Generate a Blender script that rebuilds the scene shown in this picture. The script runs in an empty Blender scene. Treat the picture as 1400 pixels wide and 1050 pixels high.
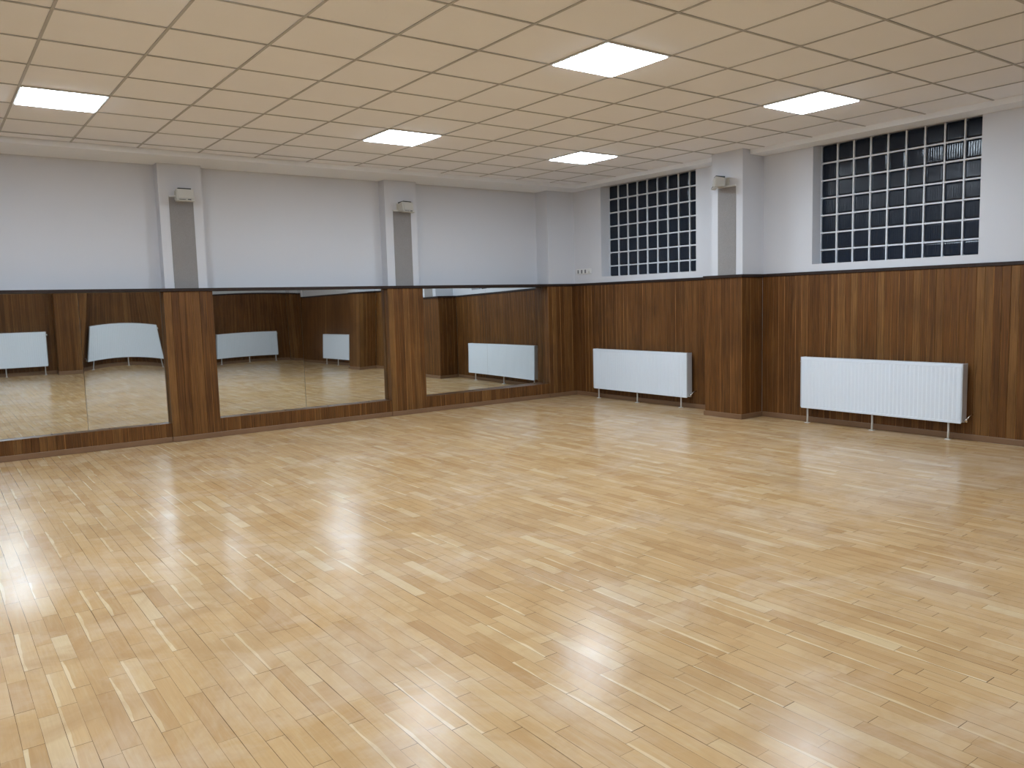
import bpy, bmesh, math, random
from mathutils import Vector, Matrix

random.seed(7)
scene = bpy.context.scene
COL = scene.collection
PI = math.pi

# ------------------------------------------------------------------ measurements (metres)
H = 3.103            # tiled ceiling field
SOF = 3.052          # plaster band round the ceiling
CAP0, CAP1 = 1.655, 1.690
XB = 4.340           # right wall plane
XBW = 4.328          # front of its boards
XP = 3.938           # front of the boarded pilasters on the right wall
YA = 5.660           # mirror wall plane
YPW = 5.510          # white pilaster front on the mirror wall
YPB = 5.362          # boarded pilaster front on the mirror wall
YC = -5.720          # wall behind the camera
XD = -6.900          # left wall
XBEAM, YBEAM, XPW = 4.085, 5.030, 3.955
T = 0.6              # ceiling grid

# ------------------------------------------------------------------ helpers
class MB:
    def __init__(self):
        self.bm = bmesh.new()
        self.rnd = self.bm.faces.layers.float.new('rnd')
    def face(self, pts, mi=0, rnd=0.0, smooth=False):
        vs = [self.bm.verts.new(p) for p in pts]
        f = self.bm.faces.new(vs)
        f.material_index = mi; f[self.rnd] = rnd; f.smooth = smooth
        return f
    def box(self, x0, x1, y0, y1, z0, z1, mi=0, rnd=0.0, bevel=0.0, seg=2):
        b = self.bm
        P = [(x0,y0,z0),(x1,y0,z0),(x1,y1,z0),(x0,y1,z0),(x0,y0,z1),(x1,y0,z1),(x1,y1,z1),(x0,y1,z1)]
        v = [b.verts.new(p) for p in P]
        fs = []
        for q in ((3,2,1,0),(4,5,6,7),(0,1,5,4),(1,2,6,5),(2,3,7,6),(3,0,4,7)):
            f = b.faces.new([v[i] for i in q]); f.material_index = mi; f[self.rnd] = rnd; fs.append(f)
        if bevel:
            es = list({e for f in fs for e in f.edges})
            r = bmesh.ops.bevel(b, geom=es, offset=bevel, segments=seg, affect='EDGES', profile=0.5)
            for f in r['faces']: f.material_index = mi; f[self.rnd] = rnd
        return self
    def prism(self, poly, axis_dir, length, mi=0, rnd=0.0):
        """poly: 3D points (planar); extruded along axis_dir by length, closed."""
        d = Vector(axis_dir) * length
        a = [self.bm.verts.new(p) for p in poly]
        c = [self.bm.verts.new(Vector(p) + d) for p in poly]
        n = len(poly); fs = []
        fs.append(self.bm.faces.new(a[::-1])); fs.append(self.bm.faces.new(c))
        for i in range(n):
            fs.append(self.bm.faces.new((a[i], a[(i+1) % n], c[(i+1) % n], c[i])))
        for f in fs: f.material_index = mi; f[self.rnd] = rnd
        return fs
    def tube(self, pts, r, n=10, mi=0, caps=True):
        rings = []
        pts = [Vector(p) for p in pts]
        for i, p in enumerate(pts):
            t = (pts[min(i+1, len(pts)-1)] - pts[max(i-1, 0)]).normalized()
            up = Vector((0,0,1)) if abs(t.z) < .9 else Vector((1,0,0))
            a = t.cross(up).normalized(); b = t.cross(a).normalized()
            rr = r[i] if isinstance(r, (list, tuple)) else r
            rings.append([self.bm.verts.new(p + a*rr*math.cos(2*PI*k/n) + b*rr*math.sin(2*PI*k/n)) for k in range(n)])
        for i in range(len(rings)-1):
            for k in range(n):
                f = self.bm.faces.new((rings[i][k], rings[i][(k+1) % n], rings[i+1][(k+1) % n], rings[i+1][k]))
                f.smooth = True; f.material_index = mi
        if caps:
            for rg in (rings[0][::-1], rings[-1]):
                f = self.bm.faces.new(rg); f.material_index = mi
        return self
    def build(self, name, mats, parent=None, fix=True):
        if fix: bmesh.ops.recalc_face_normals(self.bm, faces=self.bm.faces[:])
        me = bpy.data.meshes.new(name)
        self.bm.to_mesh(me); self.bm.free()
        for m in (mats if isinstance(mats, (list, tuple)) else [mats]): me.materials.append(m)
        o = bpy.data.objects.new(name, me); COL.objects.link(o)
        if parent: o.parent = parent
        return o

def tag(o, label, cat, group=None):
    o['label'] = label; o['category'] = cat
    if group: o['group'] = group
    return o
def struct(o, label=None):
    o['kind'] = 'structure'
    if label: o['label'] = label
    return o
def thing(name, label, cat, loc=(0,0,0), rz=0.0, group=None):
    o = bpy.data.objects.new(name, None); COL.objects.link(o)
    o.empty_display_size = .1
    o.location = loc; o.rotation_euler = (0,0,rz)
    return tag(o, label, cat, group)

# ------------------------------------------------------------------ node helpers
def newmat(name):
    m = bpy.data.materials.new(name); m.use_nodes = True
    nt = m.node_tree
    return m, nt, nt.nodes['Principled BSDF']
def N(nt, typ, **kw):
    n = nt.nodes.new(typ)
    for k, v in kw.items(): setattr(n, k, v)
    return n
def L(nt, a, b): nt.links.new(a, b)
def M(nt, op, a, b=None, c=None, clamp=False):
    n = nt.nodes.new('ShaderNodeMath'); n.operation = op; n.use_clamp = clamp
    for i, x in enumerate((a, b, c)):
        if x is None: continue
        if isinstance(x, (int, float)): n.inputs[i].default_value = x
        else: nt.links.new(x, n.inputs[i])
    return n.outputs[0]
def mix(nt, fac, a, b, blend='MIX'):
    n = nt.nodes.new('ShaderNodeMix'); n.data_type = 'RGBA'; n.blend_type = blend
    def put(sock, x):
        if isinstance(x, (int, float)): sock.default_value = x
        elif isinstance(x, tuple): sock.default_value = (*x, 1)[:4]
        else: nt.links.new(x, sock)
    put(n.inputs[0], fac); put(n.inputs[6], a); put(n.inputs[7], b)
    return n.outputs[2]
def ramp(nt, fac, stops, interp='LINEAR'):
    n = nt.nodes.new('ShaderNodeValToRGB'); n.color_ramp.interpolation = interp
    els = n.color_ramp.elements
    while len(els) > 1: els.remove(els[-1])
    els[0].position = stops[0][0]; els[0].color = (*stops[0][1], 1)
    for p, c in stops[1:]:
        e = els.new(p); e.color = (*c, 1)
    nt.links.new(fac, n.inputs[0])
    return n.outputs[0]
def noise(nt, vec, scale, detail=3, rough=.5, dist=0.0):
    n = nt.nodes.new('ShaderNodeTexNoise')
    n.inputs['Scale'].default_value = scale; n.inputs['Detail'].default_value = detail
    n.inputs['Roughness'].default_value = rough; n.inputs['Distortion'].default_value = dist
    if vec is not None: nt.links.new(vec, n.inputs['Vector'])
    return n.outputs['Fac']
def pos(nt): return nt.nodes.new('ShaderNodeNewGeometry').outputs['Position']
def vscale(nt, vec, s):
    n = nt.nodes.new('ShaderNodeVectorMath'); n.operation = 'MULTIPLY'
    nt.links.new(vec, n.inputs[0]); n.inputs[1].default_value = s
    return n.outputs[0]
def vadd(nt, a, b):
    n = nt.nodes.new('ShaderNodeVectorMath'); n.operation = 'ADD'
    nt.links.new(a, n.inputs[0]); nt.links.new(b, n.inputs[1])
    return n.outputs[0]
def comb(nt, x, y, z):
    n = nt.nodes.new('ShaderNodeCombineXYZ')
    for i, v in enumerate((x, y, z)):
        if isinstance(v, (int, float)): n.inputs[i].default_value = v
        else: nt.links.new(v, n.inputs[i])
    return n.outputs[0]
def bump(nt, bsdf, h, strength, dist=.002):
    b = nt.nodes.new('ShaderNodeBump'); b.inputs['Strength'].default_value = strength
    b.inputs['Distance'].default_value = dist
    nt.links.new(h, b.inputs['Height']); nt.links.new(b.outputs[0], bsdf.inputs['Normal'])

def plain(name, col, rough=.5, metal=0.0, spec=.5, vary=.04, bstr=0.0, bscale=60):
    m, nt, b = newmat(name)
    p = pos(nt)
    f = noise(nt, p, 2.3, 4)
    c = mix(nt, f, tuple(x*(1-vary) for x in col), tuple(min(1, x*(1+vary)) for x in col))
    L(nt, c, b.inputs['Base Color'])
    b.inputs['Roughness'].default_value = rough; b.inputs['Metallic'].default_value = metal
    b.inputs['Specular IOR Level'].default_value = spec
    if bstr: bump(nt, b, noise(nt, p, bscale, 3), bstr)
    return m

# ------------------------------------------------------------------ materials
def mat_floor():
    m, nt, b = newmat('oak_parquet')
    p = pos(nt)
    sep = N(nt, 'ShaderNodeSeparateXYZ'); L(nt, p, sep.inputs[0])
    W = 0.066
    # rows wander a little, as old strips do
    wob = M(nt, 'MULTIPLY', M(nt, 'SUBTRACT', noise(nt, vscale(nt, p, (1, 1, 1)), 1.1, 1), .5), .012)
    u = M(nt, 'DIVIDE', M(nt, 'ADD', sep.outputs[0], wob), W)
    row = M(nt, 'FLOOR', u); fu = M(nt, 'SUBTRACT', u, row)
    wr = N(nt, 'ShaderNodeTexWhiteNoise', noise_dimensions='1D'); L(nt, row, wr.inputs['W'])
    wr2 = N(nt, 'ShaderNodeTexWhiteNoise', noise_dimensions='1D'); L(nt, M(nt, 'ADD', row, 51.3), wr2.inputs['W'])
    length = M(nt, 'MULTIPLY_ADD', wr.outputs['Value'], .20, .30)
    v = M(nt, 'DIVIDE', M(nt, 'MULTIPLY_ADD', wr2.outputs['Value'], 3.7, sep.outputs[1]), length)
    brd = M(nt, 'FLOOR', v); fv = M(nt, 'SUBTRACT', v, brd)
    wn = N(nt, 'ShaderNodeTexWhiteNoise', noise_dimensions='2D'); L(nt, comb(nt, row, brd, 0), wn.inputs['Vector'])
    wn2 = N(nt, 'ShaderNodeTexWhiteNoise', noise_dimensions='2D'); L(nt, comb(nt, M(nt, 'ADD', row, 17.7), brd, 0), wn2.inputs['Vector'])
    r1, r2 = wn.outputs['Value'], wn2.outputs['Value']
    base = ramp(nt, r1, [(0, FL[0]), (.22, FL[1]), (.55, FL[2]), (.82, FL[3]), (.93, FL[4]), (1, FL[5])])
    # grain drawn out along the strips, its own in every strip
    off = comb(nt, M(nt, 'MULTIPLY', r1, 31.0), M(nt, 'MULTIPLY', r2, 17.0), 0)
    g1 = noise(nt, vadd(nt, vscale(nt, p, (150, 5, 1)), off), 1.0, 4, .6, .3)
    g2 = noise(nt, vadd(nt, vscale(nt, p, (34, 2.6, 1)), off), 1.0, 3, .55, 1.2)
    c = mix(nt, M(nt, 'MULTIPLY', M(nt, 'SUBTRACT', g1, .35, clamp=True), .45), base, (.27, .165, .075))
    c = mix(nt, M(nt, 'MULTIPLY', M(nt, 'SUBTRACT', g2, .48, clamp=True), 1.3), c, (.60, .45, .26))
    # pale sapwood slivers along one edge of some strips
    edge = M(nt, 'ADD', M(nt, 'MULTIPLY', noise(nt, vadd(nt, vscale(nt, p, (3, 3.2, 1)), off), 1.0, 2), .62), -.12)
    sap = M(nt, 'MULTIPLY', M(nt, 'GREATER_THAN', r2, .84), M(nt, 'LESS_THAN', fu, edge))
    c = mix(nt, M(nt, 'MULTIPLY', sap, M(nt, 'MULTIPLY_ADD', wn2.outputs['Value'], 2.2, -1.55)), c, (.78, .63, .40))
    # worn, greyed patches and warmer patches of varnish
    big = noise(nt, p, .9, 4, .6, .4)
    c = mix(nt, M(nt, 'MULTIPLY', M(nt, 'SUBTRACT', big, .48, clamp=True), 2.0, clamp=True), c, mix(nt, .6, c, (.40, .29, .19)))
    med = noise(nt, p, 3.4, 4, .65, .6)
    c = mix(nt, M(nt, 'MULTIPLY', M(nt, 'SUBTRACT', med, .48, clamp=True), 2.8, clamp=True), c, mix(nt, .75, c, (.40, .225, .09)))
    spots = noise(nt, vscale(nt, p, (1, .5, 1)), 14, 3, .6)
    c = mix(nt, M(nt, 'MULTIPLY', M(nt, 'SUBTRACT', spots, .66, clamp=True), 2.4, clamp=True), c, mix(nt, .7, c, (.24, .14, .07)))
    # pale, rubbed areas where the finish has worn through
    rub = noise(nt, vadd(nt, p, comb(nt, 13.0, 4.0, 2.0)), 1.5, 5, .68, .8)
    c = mix(nt, M(nt, 'MULTIPLY', M(nt, 'SUBTRACT', rub, .47, clamp=True), 2.6, clamp=True), c, mix(nt, .6, c, (.68, .55, .43)))
    # dirt in the joints: some open and dark, most hardly there
    gapw = M(nt, 'MULTIPLY_ADD', M(nt, 'POWER', noise(nt, vadd(nt, vscale(nt, p, (15, 1.3, 1)), comb(nt, M(nt, 'MULTIPLY', row, 7.3), 0, 0)), 1.0, 1), 3.0), .120, .006)
    gl = M(nt, 'LESS_THAN', fu, gapw)
    ge = M(nt, 'LESS_THAN', M(nt, 'MULTIPLY', fv, length), M(nt, 'MULTIPLY_ADD', r2, .0026, .0004))
    gap = M(nt, 'MAXIMUM', gl, ge)
    gs = M(nt, 'MULTIPLY', gap, M(nt, 'MULTIPLY_ADD', noise(nt, p, 5, 2), 1.2, .2), clamp=True)
    c = mix(nt, gs, c, (.085, .048, .022))
    L(nt, c, b.inputs['Base Color'])
    scr = noise(nt, vscale(nt, p, (1, 1, 1)), 160, 4, .75, 1.5)
    wear = noise(nt, p, 5.5, 4, .6)
    ro = M(nt, 'MULTIPLY_ADD', wear, .13, FROUGH)
    ro = M(nt, 'MULTIPLY_ADD', scr, .08, ro)
    L(nt, ro, b.inputs['Roughness'])
    b.inputs['Specular IOR Level'].default_value = FSPEC
    lev = M(nt, 'MULTIPLY', r1, .55)
    hgt = M(nt, 'ADD', M(nt, 'MULTIPLY', g1, .12), M(nt, 'ADD', lev, M(nt, 'MULTIPLY', gap, -1.0)))
    hgt = M(nt, 'MULTIPLY_ADD', scr, .25, hgt)
    bump(nt, b, hgt, .34, .0012)
    return m

def mat_boards(name, dark, mid, lite, rough=.38, axis='XY'):
    m, nt, b = newmat(name)
    p = pos(nt)
    at = N(nt, 'ShaderNodeAttribute', attribute_name='rnd'); r = at.outputs['Fac']
    off = comb(nt, M(nt, 'MULTIPLY', r, 57.0), M(nt, 'MULTIPLY', r, 23.0), M(nt, 'MULTIPLY', r, 11.0))
    g = noise(nt, vadd(nt, vscale(nt, p, (90, 90, 2.6)), off), 1.0, 4, .6, .5)
    g2 = noise(nt, vadd(nt, vscale(nt, p, (22, 22, 1.1)), off), 1.0, 4, .6, 1.0)
    base = ramp(nt, M(nt, 'DIVIDE', r, 1.5), [(0, dark), (.34, mid), (.56, mid), (.67, lite), (.9, lite), (1, tuple(min(1, 1.6*x) for x in lite))])  # top stop: pale tint for the painted chamfer highlights
    c = mix(nt, M(nt, 'MULTIPLY', M(nt, 'SUBTRACT', g, .40, clamp=True), 2.6, clamp=True), base, mix(nt, .78, base, (.02, .008, .003)))
    c = mix(nt, M(nt, 'MULTIPLY', M(nt, 'SUBTRACT', g2, .50, clamp=True), 3.2, clamp=True), c, mix(nt, .75, base, lite))
    c = mix(nt, M(nt, 'MULTIPLY', M(nt, 'SUBTRACT', noise(nt, p, 1.7, 3), .45, clamp=True), 2.2, clamp=True), c, mix(nt, .55, c, (.03, .013, .006)))
    L(nt, c, b.inputs['Base Color'])
    L(nt, M(nt, 'MULTIPLY_ADD', g2, .2, rough - .1), b.inputs['Roughness'])
    b.inputs['Specular IOR Level'].default_value = .3
    bump(nt, b, g, .25, .0008)
    return m

def mat_light():
    m, nt, b = newmat('lit_prismatic_diffuser')
    nt.nodes.remove(b)
    e = N(nt, 'ShaderNodeEmission')
    e.inputs['Color'].default_value = (*LCOL, 1); e.inputs['Strength'].default_value = LSTR
    L(nt, e.outputs[0], nt.nodes['Material Output'].inputs[0])
    return m

def mat_mirror():
    m, nt, b = newmat('silvered_mirror')
    f = noise(nt, pos(nt), 3.0, 3)
    L(nt, mix(nt, f, (.83, .885, .895), (.85, .90, .91)), b.inputs['Base Color'])
    b.inputs['Metallic'].default_value = 1.0; b.inputs['Roughness'].default_value = 0.012
    return m

def mat_glassblock():
    m, nt, b = newmat('glass_block_at_night')
    p = pos(nt)
    w = N(nt, 'ShaderNodeTexWave', wave_type='BANDS', bands_direction='Y'); w.inputs['Scale'].default_value = 14
    w.inputs['Distortion'].default_value = 1.5; L(nt, p, w.inputs['Vector'])
    L(nt, mix(nt, noise(nt, p, 4, 2), (.008, .013, .024), (.016, .025, .044)), b.inputs['Base Color'])
    b.inputs['Roughness'].default_value = .14; b.inputs['IOR'].default_value = 1.5; b.inputs['Specular IOR Level'].default_value = .32
    b.inputs['Transmission Weight'].default_value = .25
    bump(nt, b, w.outputs['Fac'], .35, .003)
    return m

def mat_speckle():
    m, nt, b = newmat('grey_speckled_fabric')
    p = pos(nt)
    f = noise(nt, p, 210, 3, .7)
    f2 = noise(nt, p, 9, 4, .6)
    c = ramp(nt, f, [(.3, (.235, .222, .218)), (.5, (.305, .290, .285)), (.72, (.39, .375, .37))])
    c = mix(nt, M(nt, 'MULTIPLY', f2, .35), c, (.22, .19, .18))
    L(nt, c, b.inputs['Base Color']); b.inputs['Roughness'].default_value = .95
    b.inputs['Specular IOR Level'].default_value = .1
    bump(nt, b, f, .5, .002)
    return m

# look controls -----------------------------------------------------------
FL = [(.475,.278,.120), (.525,.324,.148), (.56,.356,.168), (.58,.373,.181), (.605,.406,.208), (.64,.465,.27)]
FROUGH, FSPEC = .09, .12
LCOL = (.72, .86, 1.0); LSTR = 15.5
EXPOSURE = 1.44
M_floor = mat_floor()
M_boards = mat_boards('stained_pine_boards', (.128, .050, .013), (.165, .066, .017), (.25, .118, .036))
M_base = plain('brown_skirting_wood', (.215, .118, .062), .38, vary=.2, bstr=.2, bscale=25)
M_cap = mat_boards('dark_cap_rail', (.020, .013, .011), (.03, .019, .016), (.05, .03, .022), .4)
M_wall = plain('white_emulsion', (.645, .648, .68), .7, vary=.015, bstr=.12, bscale=90)
M_band = plain('white_band_bounce_offset', (.86, .88, .92), .75, vary=.015, bstr=.1, bscale=90)  # colour whitened and blued to offset the tan floor bounce on the soffit
M_ceil = plain('ceiling_tile_board', (.91, .92, .97), .9, spec=.2, vary=.02, bstr=.3, bscale=220)
M_tbar = plain('ceiling_grid_bar', (.47, .465, .475), .6, vary=.04)
M_plen = plain('plenum_void', (.05, .05, .05), .9)
M_rad = plain('white_radiator_enamel', (.80, .87, .95), .28, vary=.01)
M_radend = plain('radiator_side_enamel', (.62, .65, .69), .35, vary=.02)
M_grille = plain('radiator_top_grille', (.60, .62, .64), .4, vary=.03)
M_leg = plain('radiator_leg_enamel', (.72, .70, .66), .35, vary=.04)
M_chrome = plain('brushed_chrome', (.72, .70, .68), .2, metal=1.0)
M_plastic = plain('cream_plastic', (.58, .56, .51), .45, vary=.05)
M_plastic2 = plain('white_plastic', (.72, .72, .71), .4, vary=.02)
M_dark = plain('black_plastic', (.018, .018, .019), .4)
M_grey = plain('grey_plastic', (.17, .17, .18), .4)
M_mortar = plain('white_block_mortar', (.70, .72, .76), .8, vary=.06, bstr=.3)
M_frame = plain('light_frame', (.74, .75, .76), .4)
M_mirror = mat_mirror()
M_light = mat_light()
M_edge = plain('ground_glass_edge', (.10, .13, .12), .4)
M_block = mat_glassblock()
M_speck = mat_speckle()

# ------------------------------------------------------------------ floor
mb = MB(); mb.box(XD-.2, 4.8, YC-.3, 5.95, -.12, 0)
struct(mb.build('floor', M_floor), 'worn varnished oak strip parquet floor')

# ------------------------------------------------------------------ walls
WIN = [(3.012, 4.785), (-.402, 1.350)]     # the two glass-block openings
WZ0 = 1.772
mb = MB()
xo = 4.72
ys = [YC-.3, WIN[1][0], WIN[1][1], WIN[0][0], WIN[0][1], 5.95]
mb.box(XB, xo, YC-.3, 5.95, 0, WZ0)
mb.box(XB, xo, YC-.3, 5.95, 3.075, 3.45)
for a, b in ((ys[0], ys[1]), (ys[2], ys[3]), (ys[4], ys[5])): mb.box(XB, xo, a, b, WZ0, 3.075)
PB = [(1.992, 2.531), (-1.69, -1.15)]      # pilasters on the right wall (boarded width)
for a, b in PB:
    mb.box(XP+.02, XB, a+.02, b-.03, 0, CAP0)
    mb.box(XPW, XB, a, b-.094, CAP0, H+.2)
struct(mb.build('wall_right', M_wall), 'white right wall with two projecting pilasters and glass block windows')

mb = MB()
mb.box(XD-.2, XB, YA, YA+.3, 0, 3.45)
PA = [(-4.27, -3.75), (-1.568, -1.049), (1.150, 1.668)]
PAW = [(-4.22, -3.77), (-1.513, -1.053), (1.236, 1.703)]
for a, b in PAW: mb.box(a, b, YPW, YA, CAP1, SOF)
for a, b in PA: mb.box(a+.015, b-.015, YPB+.014, YA, 0, CAP0)
mb.box(3.83, XB, 5.385, YA, CAP1, SOF)
mb.box(3.81, XB, YPB+.014, YA, 0, CAP0)
mb.box(XD, XB, 5.515, YA, 0, CAP0)
struct(mb.build('wall_back', M_wall), 'white mirror wall with projecting pilasters')

mb = MB()
mb.box(XD-.2, XB, YC-.3, YC, 0, 3.45)
PC = [(-4.1, -3.6), (-1.32, -.83), (1.30, 1.80)]
for a, b in PC:
    mb.box(a+.015, b-.015, YC, YC+.30, 0, SOF)
mb.box(4.115, XB, YC, YC+.298, 0, SOF)
struct(mb.build('wall_front', M_wall), 'white wall behind the viewer seen in the mirrors')
mb = MB(); mb.box(XD-.2, XD, YC, YA, 0, 3.45)
struct(mb.build('wall_left', M_wall), 'white left wall out of view')

# ------------------------------------------------------------------ boarding
def boards(mb, p0, d, n, length, z0, z1, w=.075, dep=.012, g=.0035):
    d = Vector((*d, 0)); n = Vector((*n, 0)); p0 = Vector((*p0, 0))
    k = max(1, round(length / w)); w = length / k
    for i in range(k):
        s0, s1 = i*w, (i+1)*w
        prof = [(s0, 0), (s0, dep-g), (s0+g, dep), (s1-g, dep), (s1, dep-g), (s1, 0)]
        poly = [p0 + d*s + n*q + Vector((0,0,z0)) for s, q in prof]
        fs = mb.prism(poly, (0,0,1), z1-z0, 0, random.random())
        for q in (3, 5):            # chamfers: edge highlights painted on some as a pale tint
            if random.random() < .33: fs[q][mb.rnd] = 1.5
trim_no = [0]
def trim(mb, mat, label):
    trim_no[0] += 1
    return struct(mb.build('trim_%d' % trim_no[0], mat), label)

# right wall bays
segsB = [(2.531, 5.376), (-1.15, 1.992), (YC+.3, -1.69)]
for (a, b), lb in zip(segsB, ('dark pine boarding behind the far radiator', 'dark pine boarding behind the near radiator', 'dark pine boarding at the near end of the right wall')):
    mb = MB(); boards(mb, (XB, b), (0,-1), (-1,0), b-a, 0.0, CAP0); trim(mb, M_boards, lb)
for (a, b), lb in zip(PB, ('pine boarding round the pilaster between the two radiators', 'pine boarding round the nearer pilaster of the right wall')):
    mb = MB()
    boards(mb, (XP+.012, b), (0,-1), (-1,0), b-a, 0.0, CAP0)
    boards(mb, (XP+.012, a+.012), (1,0), (0,-1), XB-XP-.024, 0.0, CAP0)
    boards(mb, (XB-.012, b-.012), (-1,0), (0,1), XB-XP-.024, 0.0, CAP0)
    trim(mb, M_boards, lb)
# mirror wall pilasters, corner, low boarding under the mirrors
for (a, b), lb in zip(PA, ('pine boarding of the pilaster left of the frame', 'pine boarding of the pilaster between the first two mirrors', 'pine boarding of the pilaster between the middle and far mirrors')):
    mb = MB()
    boards(mb, (a, YPB+.012), (1,0), (0,-1), b-a, 0.0, CAP0)
    boards(mb, (a+.012, 5.515), (0,-1), (-1,0), 5.515-YPB-.012, 0.0, CAP0)
    boards(mb, (b-.012, YPB+.012), (0,1), (1,0), 5.515-YPB-.012, 0.0, CAP0)
    trim(mb, M_boards, lb)
mb = MB()
boards(mb, (3.795, YPB+.012), (1,0), (0,-1), XB-3.795-.012, 0.0, CAP0)
boards(mb, (3.807, 5.515), (0,-1), (-1,0), 5.515-YPB-.012, 0.0, CAP0)
trim(mb, M_boards, 'pine boarding of the corner column')
BAYS = [(-3.75, -1.568), (-1.049, 1.150), (1.668, 3.795)]
LEDGE = .209
mb = MB(); boards(mb, (XD, 5.515), (1,0), (0,-1), -4.27-XD, 0.0, CAP0); trim(mb, M_boards, 'pine boarding left of the frame')
for (a, b), lb in zip(BAYS, ('low boarded plinth under the left mirror', 'low boarded plinth under the middle mirror', 'low boarded plinth under the far mirror')):
    mb = MB()
    boards(mb, (a, 5.387), (1,0), (0,-1), b-a, 0.0, LEDGE)
    mb.box(a+.001, b-.001, 5.388, 5.512, 0, LEDGE-.001, 0, .2)
    trim(mb, M_boards, lb)
# wall behind the viewer, left wall
mb = MB()
xs = [XD] + [v for p in PC for v in p] + [4.10]
for i in range(0, len(xs), 2): boards(mb, (xs[i+1], YC), (-1,0), (0,1), xs[i+1]-xs[i], 0.0, CAP0)
for a, b in PC + [(4.10, XB-.012)]:
    boards(mb, (b, YC+.30), (-1,0), (0,1), b-a, 0.0, CAP0)
    boards(mb, (a+.012, YC+.30), (0,-1), (-1,0), .288, 0.0, CAP0)
    if b < 4: boards(mb, (b-.012, YC+.012), (0,1), (1,0), .288, 0.0, CAP0)
trim(mb, M_boards, 'dark pine boarding seen in the mirrors')
mb = MB(); boards(mb, (XD, YC+.02), (0,1), (1,0), YA-YC-.17, 0.0, CAP0); trim(mb, M_boards, 'dark pine boarding of the left wall')

# cap rails
mb = MB()
def cap(x0, x1, y0, y1): mb.box(x0, x1, y0, y1, CAP0, CAP1, 0, random.random(), .004, 1)
cap(XD, XB, 5.346, YA)
trim(mb, M_cap, 'dark cap rail along the top of the mirrors')
mb = MB()
for a, b in segsB: cap(XBW-.012, XB, a-.02, b)
for a, b in PB: cap(XP-.018, XB, a-.018, b+.018)
trim(mb, M_cap, 'dark cap rail along the right wall')
mb = MB(); cap(XD, XB, YC, YC+.03)
for a, b in PC + [(4.10, XB)]: cap(a-.018, b+.018 if b < 4 else b, YC, YC+.33)
cap(XD, XD+.03, YC, YA-.35)
trim(mb, M_cap, 'dark cap rail seen in the mirrors')

# skirting
SK = .058
mb = MB()
def skirt(x0, x1, y0, y1): mb.box(x0, x1, y0, y1, 0, SK, 0, random.random(), .005, 2)
for a, b in PA: skirt(a-.008, b+.008, YPB-.013, YPB+.05)
for a, b in BAYS: skirt(a+.008, b-.008, 5.362, 5.388)
skirt(3.787, XB-.012, YPB-.013, YPB+.05)
struct(mb.build('baseboard_back', M_base), 'brown skirting along the mirror wall')
mb = MB()
for a, b in segsB: skirt(XBW-.014, XB, a+.012, b-.012)
for a, b in PB:
    skirt(XP-.013, XP+.01, a-.013, b+.013)
    skirt(XP+.01, XB-.002, a-.013, a+.01); skirt(XP+.01, XB-.002, b-.01, b+.013)
struct(mb.build('baseboard_right', M_base), 'brown skirting along the right wall')
mb = MB()
skirt(XD, 4.09, YC, YC+.026)
for a, b in PC: skirt(a-.013, b+.013, YC+.02, YC+.325)
skirt(4.087, XB-.013, YC+.02, YC+.325)
struct(mb.build('baseboard_front', M_base), 'brown skirting seen in the mirrors')

# ------------------------------------------------------------------ ceiling
LIGHTS = [(0,0), (4,0), (-5,5), (0,5), (4,5), (-5,0), (-5,-5), (0,-5), (-10,5), (-10,0), (-10,-5)]
YB0 = YC + .45
mb = MB()
i0, i1 = math.floor(XD/T), math.floor(XBEAM/T)
j0, j1 = math.floor(YB0/T), math.floor(YBEAM/T)
hb = .0085
LIFT = {(-2,1): (0,.010), (-3,1): (0,.006), (3,-1): (1,.007), (-4,2): (0,.006), (3,0): (1,.004)}
for i in range(i0, i1+1):
    for j in range(j0, j1+1):
        if (i, j) in LIGHTS: continue
        x0, x1 = max(i*T, XD), min((i+1)*T, XBEAM)
        y0, y1 = max(j*T, YB0), min((j+1)*T, YBEAM)
        if j == j1 and -5 <= i <= -1: y1 -= .012
        if x1-x0 < .02 or y1-y0 < .02: continue
        dz = [random.uniform(-.0008, .0012) for _ in range(4)]
        k, h = LIFT.get((i, j), (0, 0))
        if h: dz[k] += h; dz[(k+1) % 4] += h*.3
        zz = H + .004
        P = [(x0,y0,zz+dz[0]), (x1,y0,zz+dz[1]), (x1,y1,zz+dz[2]), (x0,y1,zz+dz[3])]
        Q = [(x,y,z+.014) for x,y,z in P]
        mb.face(P, 0); mb.face(Q[::-1], 0)
        for a in range(4): mb.face([P[a], P[(a+1)%4], Q[(a+1)%4], Q[a]], 0)
for i in range(i0+1, i1+1):
    mb.box(i*T-hb, i*T+hb, YB0, YBEAM-.014, H-.001, H+.003, 1)
for j in range(j0+1, j1+1):
    mb.box(XD, XBEAM, j*T-hb, j*T+hb, H-.0012, H+.0028, 1)
mb.box(XD, XBEAM, YB0, YBEAM, H+.25, H+.3, 2)
struct(mb.build('ceiling', [M_ceil, M_tbar, M_plen], fix=False), 'beige suspended tile ceiling')
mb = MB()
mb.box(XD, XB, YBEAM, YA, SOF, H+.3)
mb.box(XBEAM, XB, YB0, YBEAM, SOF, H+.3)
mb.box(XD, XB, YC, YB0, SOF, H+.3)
trim(mb, M_band, 'white plaster band round the tiled ceiling')

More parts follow.
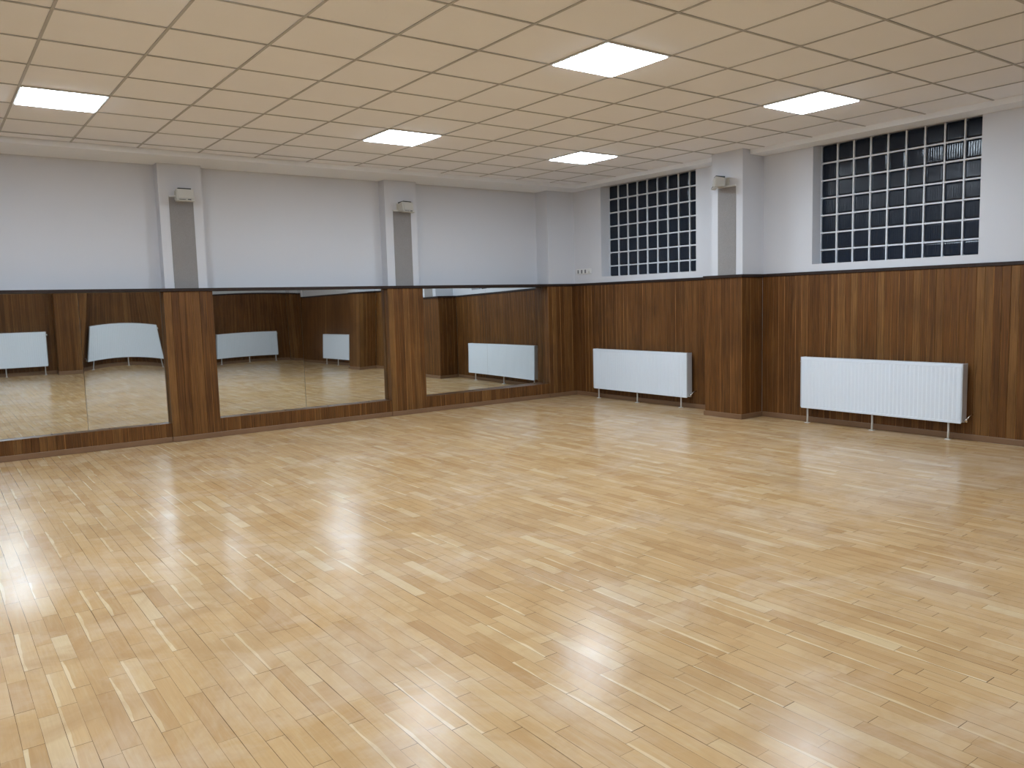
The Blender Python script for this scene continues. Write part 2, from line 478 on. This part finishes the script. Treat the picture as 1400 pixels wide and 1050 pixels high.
# ------------------------------------------------------------------ ceiling lights
LLAB = {(0,0): 'square ceiling light panel, largest and topmost in view',
        (4,0): 'square ceiling light panel above the right glass block window',
        (-5,5): 'square ceiling light panel at far left near the mirror wall',
        (0,5): 'square ceiling light panel above the middle mirror',
        (4,5): 'square ceiling light panel nearest the far corner, smallest in view'}
def ceiling_light(i, j):
    lab = LLAB.get((i, j), 'square ceiling light panel behind or beside the viewer, out of the photo')
    t = thing('ceiling_light', lab, 'ceiling light', ((i+.5)*T, (j+.5)*T, H), 0, 'lit square ceiling panels')
    a, f = T/2-.004, .016
    mb = MB()
    for s in (-1, 1):
        mb.box(-a, a, min(s*a, s*(a-f)), max(s*a, s*(a-f)), -.006, .03, 0)
        mb.box(min(s*a, s*(a-f)), max(s*a, s*(a-f)), -(a-f), a-f, -.006, .03, 0)
    mb.build('frame', M_frame, t)
    mb = MB(); b = a-f+.001
    mb.box(-b, b, -b, b, -.011, .012, 0, 0, .004, 2)
    mb.build('diffuser', M_light, t)
for ij in LIGHTS: ceiling_light(*ij)

# ------------------------------------------------------------------ mirrors
def mirror(x0, x1, ym, tilt, yaw, label):
    """silvered panel hung a little out of true and slightly bowed, as the wavering reflections show"""
    z0, z1 = .195, CAP0-.001
    xc = (x0+x1)/2
    t = thing('wall_mirror', label, 'mirror', (xc, ym, z0), 0, 'mirror panels along the boarded wall')
    nx, nz = 24, 36
    bm = bmesh.new(); lay = bm.faces.layers.float.new('rnd')
    g = []
    for a in range(nx+1):
        x = x0 + (x1-x0)*a/nx; col = []
        h0 = None; hs = []
        acc = 0.0; zp = z0
        for k in range(nz+1):
            z = z0 + (z1-z0)*k/nz
            acc += -tilt(x, (z+zp)/2)*(z-zp); zp = z
            hs.append(acc)
        kc = round((.95-z0)/(z1-z0)*nz); ref = hs[kc]
        for k in range(nz+1):
            z = z0 + (z1-z0)*k/nz
            col.append(bm.verts.new((x-xc, hs[k]-ref + yaw*(x-xc), z-z0)))
        g.append(col)
    for a in range(nx):
        for k in range(nz):
            f = bm.faces.new((g[a][k], g[a+1][k], g[a+1][k+1], g[a][k+1])); f.smooth = True
    # ground edge and painted back, on vertices of their own so the face shades true
    rim = [g[a][0] for a in range(nx)] + [g[nx][k] for k in range(nz)] + [g[a][nz] for a in range(nx, 0, -1)] + [g[0][k] for k in range(nz, 0, -1)]
    f1 = [bm.verts.new(v.co) for v in rim]; f2 = [bm.verts.new(v.co + Vector((0, .005, 0))) for v in rim]
    back = [[bm.verts.new(v.co + Vector((0, .005, 0))) for v in c] for c in g]
    for a in range(nx):
        for k in range(nz):
            f = bm.faces.new((back[a][k], back[a][k+1], back[a+1][k+1], back[a+1][k])); f.material_index = 1
    for q in range(len(rim)):
        w = (q+1) % len(rim)
        f = bm.faces.new((f1[q], f2[q], f2[w], f1[w])); f.material_index = 1
    me = bpy.data.meshes.new('glass'); bm.to_mesh(me); bm.free(); me.materials.append(M_mirror); me.materials.append(M_edge)
    o = bpy.data.objects.new('glass', me); COL.objects.link(o); o.parent = t
    # two small clips at the foot
    for s in (.25, .75):
        x = (s-.5)*(x1-x0)
        y = yaw*x
        hb_ = sum(tilt(xc+x, z0+(q+.5)*.01)*.01 for q in range(int((.95-z0)/.01)))
        mb = MB(); mb.box(x-.009, x+.009, y+hb_-.006, y+hb_+.0, .014, .030, 0, 0, .001, 1)
        mb.build('clip', M_chrome, t)
XM = 5.462
mirror(-3.745, -2.387, XM, lambda x, z: .0055+.023*(z-.87), 0, 'leftmost mirror panel, cut by the left edge of the photo')
mirror(-2.384, -1.573, XM, lambda x, z: .0065+.026*(z-.9)+.003*(1-((x+2.0)/.4)**2), 0, 'mirror panel directly left of the first boarded pilaster')
mirror(-1.044, .0165, XM, lambda x, z: .0030+.004*(z-.9)+.0012*(1-((x+.52)/.5)**2), 0, 'mirror panel directly right of the first boarded pilaster')
mirror(.0195, 1.145, XM, lambda x, z: .0030+.004*(x-.5), 0, 'mirror panel directly left of the second boarded pilaster')
mirror(1.673, 2.7485, XM-.004, lambda x, z: .010-.030*(z-.6), .026, 'mirror panel directly right of the second boarded pilaster')
mirror(2.7500, 3.790, XM+.0236, lambda x, z: .010-.030*(z-.6), .026, 'mirror panel beside the corner column at the far end')

# ------------------------------------------------------------------ glass-block windows
def window(n, y0, y1, label):
    w = bpy.data.objects.new('window_%d' % n, None); COL.objects.link(w)
    w.location = (4.50, (y0+y1)/2, WZ0); w.empty_display_size = .1; struct(w, label)
    yc = (y0+y1)/2
    P = .1905; J = .0155
    top = 3.074
    mo = MB(); gb = MB()
    # mortar: back slab and raised joints
    ytop = y1
    ncol = math.ceil((y1-y0)/P); nrow = math.ceil((top-WZ0)/P)
    jx = -.002
    def wob(): return random.uniform(-.0015, .0015)
    ly = [ytop - .004 - c*P for c in range(1, ncol) ]
    lz = [top - .004 - r*P for r in range(1, nrow)]
    for y in ly:
        y += wob(); mo.box(jx, .075, y-J/2-yc, y+J/2-yc, 0, top-WZ0, 0)
    for z in lz:
        z += wob(); mo.box(jx+.0008, .074, y0-yc, y1-yc, z-J/2-WZ0, z+J/2-WZ0, 0)
    mo.box(jx+.001, .076, y1-.006-yc, y1-yc, 0, top-WZ0, 0)
    mo.box(jx+.001, .076, y0-yc, y0+.006-yc, 0, top-WZ0, 0)
    mo.build('mortar_grid', M_mortar, w)
    ey = [ytop] + ly + [y0]; ez = [top] + lz + [WZ0]
    for a in range(len(ey)-1):
        for b in range(len(ez)-1):
            ya, yb = ey[a+1]+J/2-.001-yc, ey[a]-J/2+.001-yc
            za, zb = ez[b+1]+J/2-.001-WZ0, ez[b]-J/2+.001-WZ0
            if yb-ya < .03 or zb-za < .03: continue
            # pillowed face: a flat rim, a shallow dish behind it
            gb.box(.004, .078, ya, yb, za, zb, 0, random.random(), .020, 3)
    gb.build('glass_blocks', M_block, w)
window(1, *WIN[0], 'far glass block window, left of the pilaster')
window(2, *WIN[1], 'near glass block window, above the near radiator')

# ------------------------------------------------------------------ radiators
def radiator(loc, rz, W, z0, z1, label, legs=(-.815, -.05, .73), group='white panel radiators'):
    t = thing('radiator', label, 'radiator', (loc[0], loc[1], 0), rz, group)
    hw, d = W/2, .05
    # fluted front and plain back panel
    mb = MB(); n = round(W/.0436); m = .035
    pts = [(-hw+.012, -d+.004), (-hw+.012+.004, -d)]
    p = (W-2*m)/n
    for k in range(n):
        s = -hw + m + k*p
        pts += [(s+p*.18, -d), (s+p*.34, -d+.0028), (s+p*.66, -d+.0028), (s+p*.82, -d)]
    pts += [(hw-.016, -d), (hw-.012, -d+.004)]
    zb, zt = z0+.022, z1-.034
    poly = [Vector((x, y, zb)) for x, y in pts] + [Vector((hw-.012, -d+.016, zb)), Vector((-hw+.012, -d+.016, zb))]
    # strip faces instead of one large ngon cap
    a = [mb.bm.verts.new((x, y, zb)) for x, y in pts]; b = [mb.bm.verts.new((x, y, zt)) for x, y in pts]
    a2 = [mb.bm.verts.new((x, -d+.016, zb)) for x, y in pts]; b2 = [mb.bm.verts.new((x, -d+.016, zt)) for x, y in pts]
    for k in range(len(pts)-1):
        mb.bm.faces.new((a[k], a[k+1], b[k+1], b[k])); mb.bm.faces.new((a2[k+1], a2[k], b2[k], b2[k+1]))
        mb.bm.faces.new((a2[k], a2[k+1], a[k+1], a[k])); mb.bm.faces.new((b[k], b[k+1], b2[k+1], b2[k]))
    mb.box(-hw+.010, hw-.010, -d-.0005, -d+.018, z1-.036, z1-.004, 0, 0, .003, 2)     # header
    mb.box(-hw+.010, hw-.010, -d-.0005, -d+.018, z0, z0+.024, 0, 0, .003, 2)          # footer
    mb.build('front_panel', M_rad, t, fix=True)
    mb = MB(); mb.box(-hw+.012, hw-.012, d-.016, d, z0+.002, z1-.006, 0, 0, .003, 1)
    mb.build('back_panel', M_rad, t)
    for s in (-1, 1):
        mb = MB()
        x0, x1 = (hw-.010, hw) if s > 0 else (-hw, -hw+.010)
        mb.box(x0, x1, -d, d, z0+.010, z1, 0, 0, .003, 2)
        mb.box(x0+(.004 if s > 0 else -.001), x1+(.001 if s > 0 else -.004), -.03, .03, z1-.07, z1-.04, 0)
        mb.build('side_cover', M_radend, t)
    mb = MB()
    k = 0; x = -hw+.012
    for yy in (-d+.018, -.002, d-.022): mb.box(-hw+.010, hw-.010, yy, yy+.006, z1-.010, z1-.002, 0)
    while x < hw-.02:
        mb.box(x, x+.005, -d+.018, d-.016, z1-.008, z1-.003, 0); x += .028
    mb.build('top_grille', M_grille, t)
    mb = MB()      # convector fins between the panels
    x = -hw+.03
    while x < hw-.03:
        mb.box(x, x+.002, -d+.017, d-.017, z0+.03, z1-.03, 0); x += .05
    mb.build('convector_fins', M_grille, t)
    for lx in legs:
        lx *= W/1.75
        mb = MB()
        mb.tube([(lx, 0, .004), (lx+.003, 0, z0*.5), (lx, 0, z0+.06)], .0095, 12)
        mb.box(lx-.024, lx+.024, -.022, .022, 0, .005, 0, 0, .001, 1)
        mb.build('leg', M_leg, t)
    # lockshield valve and tail at the lower right, air vent at the upper left
    mb = MB()
    zz = z0+.030
    mb.tube([(hw-.002, 0, zz), (hw+.022, 0, zz)], .010, 12)
    mb.tube([(hw+.022, .002, zz-.020), (hw+.022, .002, zz+.004), (hw+.024, .004, zz+.018)], [.011, .013, .008], 12)
    mb.tube([(hw+.024, .002, zz), (hw+.034, .020, zz+.030), (hw+.040, .050, zz+.048), (hw+.040, .086, zz+.050)], .007, 10)
    mb.build('valve', M_chrome, t)
    mb = MB()
    zz = z1-.055
    mb.tube([(-hw+.002, 0, zz), (-hw-.010, 0, zz)], .007, 10)
    mb.tube([(-hw-.010, 0, zz), (-hw-.014, 0, zz), (-hw-.026, 0, zz), (-hw-.029, 0, zz)], [.010, .014, .014, .010], 14)
    mb.build('vent_knob', M_plastic2, t)
    return t
radiator((4.240, 3.938), -PI/2, 1.795, .146, .728, 'white panel radiator in the corner bay, under the far glass block window')
radiator((4.240, .507), -PI/2, 1.745, .172, .745, 'large white panel radiator right of the boarded pilaster, under the near window')
radiator((4.240, -3.00), -PI/2, 1.50, .150, .735, 'white radiator near the wall end, seen only edge-on in the middle mirror')
radiator((-2.35, YC+.10), PI, 1.70, .150, .735, 'white radiator on the wall behind the viewer, reflected in the leftmost mirror')
radiator((.10, YC+.10), PI, 1.62, .150, .735, 'white radiator on the wall behind the viewer, reflected left of the first pilaster')
radiator((2.95, YC+.10), PI, 1.56, .150, .735, 'white radiator on the wall behind the viewer, reflected right of the first pilaster')

# ------------------------------------------------------------------ pilaster strips and boxes
def strip(loc, rz, w, z0, z1, label):
    t = thing('textured_strip', label, 'wall panel', (loc[0], loc[1], z0), rz, 'grey textured strips on the pilasters')
    mb = MB(); mb.box(-w/2, w/2, -.006, 0, 0, z1-z0, 0, 0, .001, 1); mb.build('panel', M_speck, t)
    mb = MB(); mb.box(-w/2-.004, w/2+.004, -.018, 0, z1-z0, z1-z0+.020, 0, 0, .002, 1); mb.build('ledge', M_plastic2, t)
strip((-1.283, YPW), 0, .256, CAP1, 2.690, 'speckled grey strip on the pilaster left of the middle mirror')
strip((1.480, YPW), 0, .262, CAP1, 2.655, 'speckled grey strip on the pilaster right of the middle mirror')
strip((XPW, 2.214), -PI/2, .258, CAP1, 2.700, 'speckled grey strip on the right wall pilaster between the windows')

def wall_box(loc, rz, yaw, label):
    """small cream box on a bracket, turned towards the room"""
    t = thing('wall_unit', label, 'wall unit', loc, rz, 'cream boxes on the pilasters')
    c, s = math.cos(yaw), math.sin(yaw)
    R = Matrix.Translation((0, -.095, .0)) @ Matrix.Scale(1.13, 4) @ Matrix.Rotation(yaw, 4, 'Z') @ Matrix.Rotation(math.radians(-6), 4, 'X')
    def put(mb, name, mat):
        bmesh.ops.transform(mb.bm, matrix=R, verts=mb.bm.verts[:]); return mb.build(name, mat, t)
    mb = MB()   # case tapering to the back
    f = [(-.085, -.055, -.055), (.085, -.055, -.055), (.085, -.055, .05), (-.085, -.055, .05)]
    bk = [(-.06, .055, -.04), (.06, .055, -.04), (.06, .055, .045), (-.06, .055, .045)]
    for q in ([0,1,2,3],): mb.face([f[i] for i in q])
    mb.face([bk[i] for i in (3,2,1,0)])
    for i in range(4): mb.face([f[i], bk[i], bk[(i+1)%4], f[(i+1)%4]])
    bmesh.ops.remove_doubles(mb.bm, verts=mb.bm.verts[:], dist=1e-5)
    bmesh.ops.bevel(mb.bm, geom=mb.bm.edges[:], offset=.008, segments=3, affect='EDGES', profile=.5)
    put(mb, 'case', M_plastic)
    mb = MB(); mb.box(-.070, .070, -.060, -.054, -.040, .036, 0, 0, .003, 2); put(mb, 'front_cover', M_plastic)
    mb = MB(); mb.box(-.062, .062, -.050, .045, .048, .060, 0, 0, .002, 1); put(mb, 'top_slot', M_dark)
    mb = MB(); mb.box(-.088, .088, -.066, -.020, -.068, -.056, 0, 0, .003, 2); put(mb, 'bottom_lip', M_plastic)
    mb = MB(); mb.box(.020, .050, -.0675, -.06, -.058, -.050, 0); mb.box(-.06, .0, -.0675, -.06, -.0565, -.0525, 0); put(mb, 'lip_slots', M_dark)
    mb = MB()
    mb.box(-.075, .075, -.012, 0, -.045, .055, 0, 0, .003, 2)
    mb.box(-.018, .018, -.055, -.006, -.015, .02, 0, 0, .003, 1)
    mb.build('bracket', M_plastic, t)
    return t
wall_box((-1.275, YPW, 2.705), 0, math.radians(0), 'small cream box unit atop the strip left of the middle mirror')
wall_box((1.478, YPW, 2.705), 0, math.radians(14), 'small cream box unit atop the strip right of the middle mirror')
wall_box((XPW, 2.250, 2.752), -PI/2, math.radians(-42), 'small cream box unit on the right wall pilaster, turned towards the corner')

# ------------------------------------------------------------------ switch row by the corner
t = thing('switch_row', 'row of four small switches beside the far glass block window', 'switch', (XB, 5.165, 1.865), -PI/2)
mb = MB(); mb.box(-.165, .165, -.010, 0, -.040, .040, 0, 0, .004, 2); mb.build('plate', M_plastic2, t)
for k in range(4):
    x = -.120 + k*.080
    mb = MB(); mb.box(x-.036, x+.036, -.014, -.009, -.032, .032, 0, 0, .002, 1); fr = mb.build('module', M_plastic2, t)
    mb = MB()
    if k < 3: mb.box(x-.015, x+.015, -.018, -.013, -.026, .026, 0, 0, .002, 1)
    else: mb.tube([(x, -.013, -.012), (x, -.016, -.012)], .016, 16)
    mb.build('rocker', M_grey if k < 3 else M_plastic, fr)

# dark grille on the wall behind the viewer, glimpsed at the top of the middle mirror
t = thing('vent_grille', 'dark slotted vent reflected at the top of the middle mirror', 'vent', (3.05, YC, 1.815), PI)
mb = MB(); mb.box(-.34, .34, -.018, 0, -.035, .055, 0, 0, .003, 1); mb.build('frame', M_plastic2, t)
mb = MB()
mb.box(-.32, -.02, -.022, -.017, -.02, .02, 0); mb.box(.03, .20, -.022, -.017, -.02, .02, 0)
mb.build('slots', M_dark, t)

# ------------------------------------------------------------------ night outside
w = bpy.data.worlds.new('night'); scene.world = w; w.use_nodes = True
w.node_tree.nodes['Background'].inputs[0].default_value = (.010, .016, .030, 1)
w.node_tree.nodes['Background'].inputs[1].default_value = 1.0

# ------------------------------------------------------------------ camera
r = Vector((.80478532, -.59296157, -.02677986)); u = Vector((.08215623, .06659529, .99439199)); f = Vector((.58785282, .8024722, -.1023104))
cam = bpy.data.cameras.new('camera'); co = bpy.data.objects.new('camera', cam); COL.objects.link(co)
co.matrix_world = Matrix(((r.x, u.x, -f.x, -3.72161748), (r.y, u.y, -f.y, -3.93442413), (r.z, u.z, -f.z, 1.44815659), (0,0,0,1)))
cam.sensor_fit = 'HORIZONTAL'; cam.sensor_width = 36.0; cam.lens = 1096.264 / 1400 * 36.0
cam.clip_start = .05; cam.clip_end = 60
scene.camera = co

vs = scene.view_settings
vs.view_transform = 'Standard'; vs.look = 'None'; vs.exposure = EXPOSURE; vs.gamma = 1.0; vs.use_curve_mapping = False
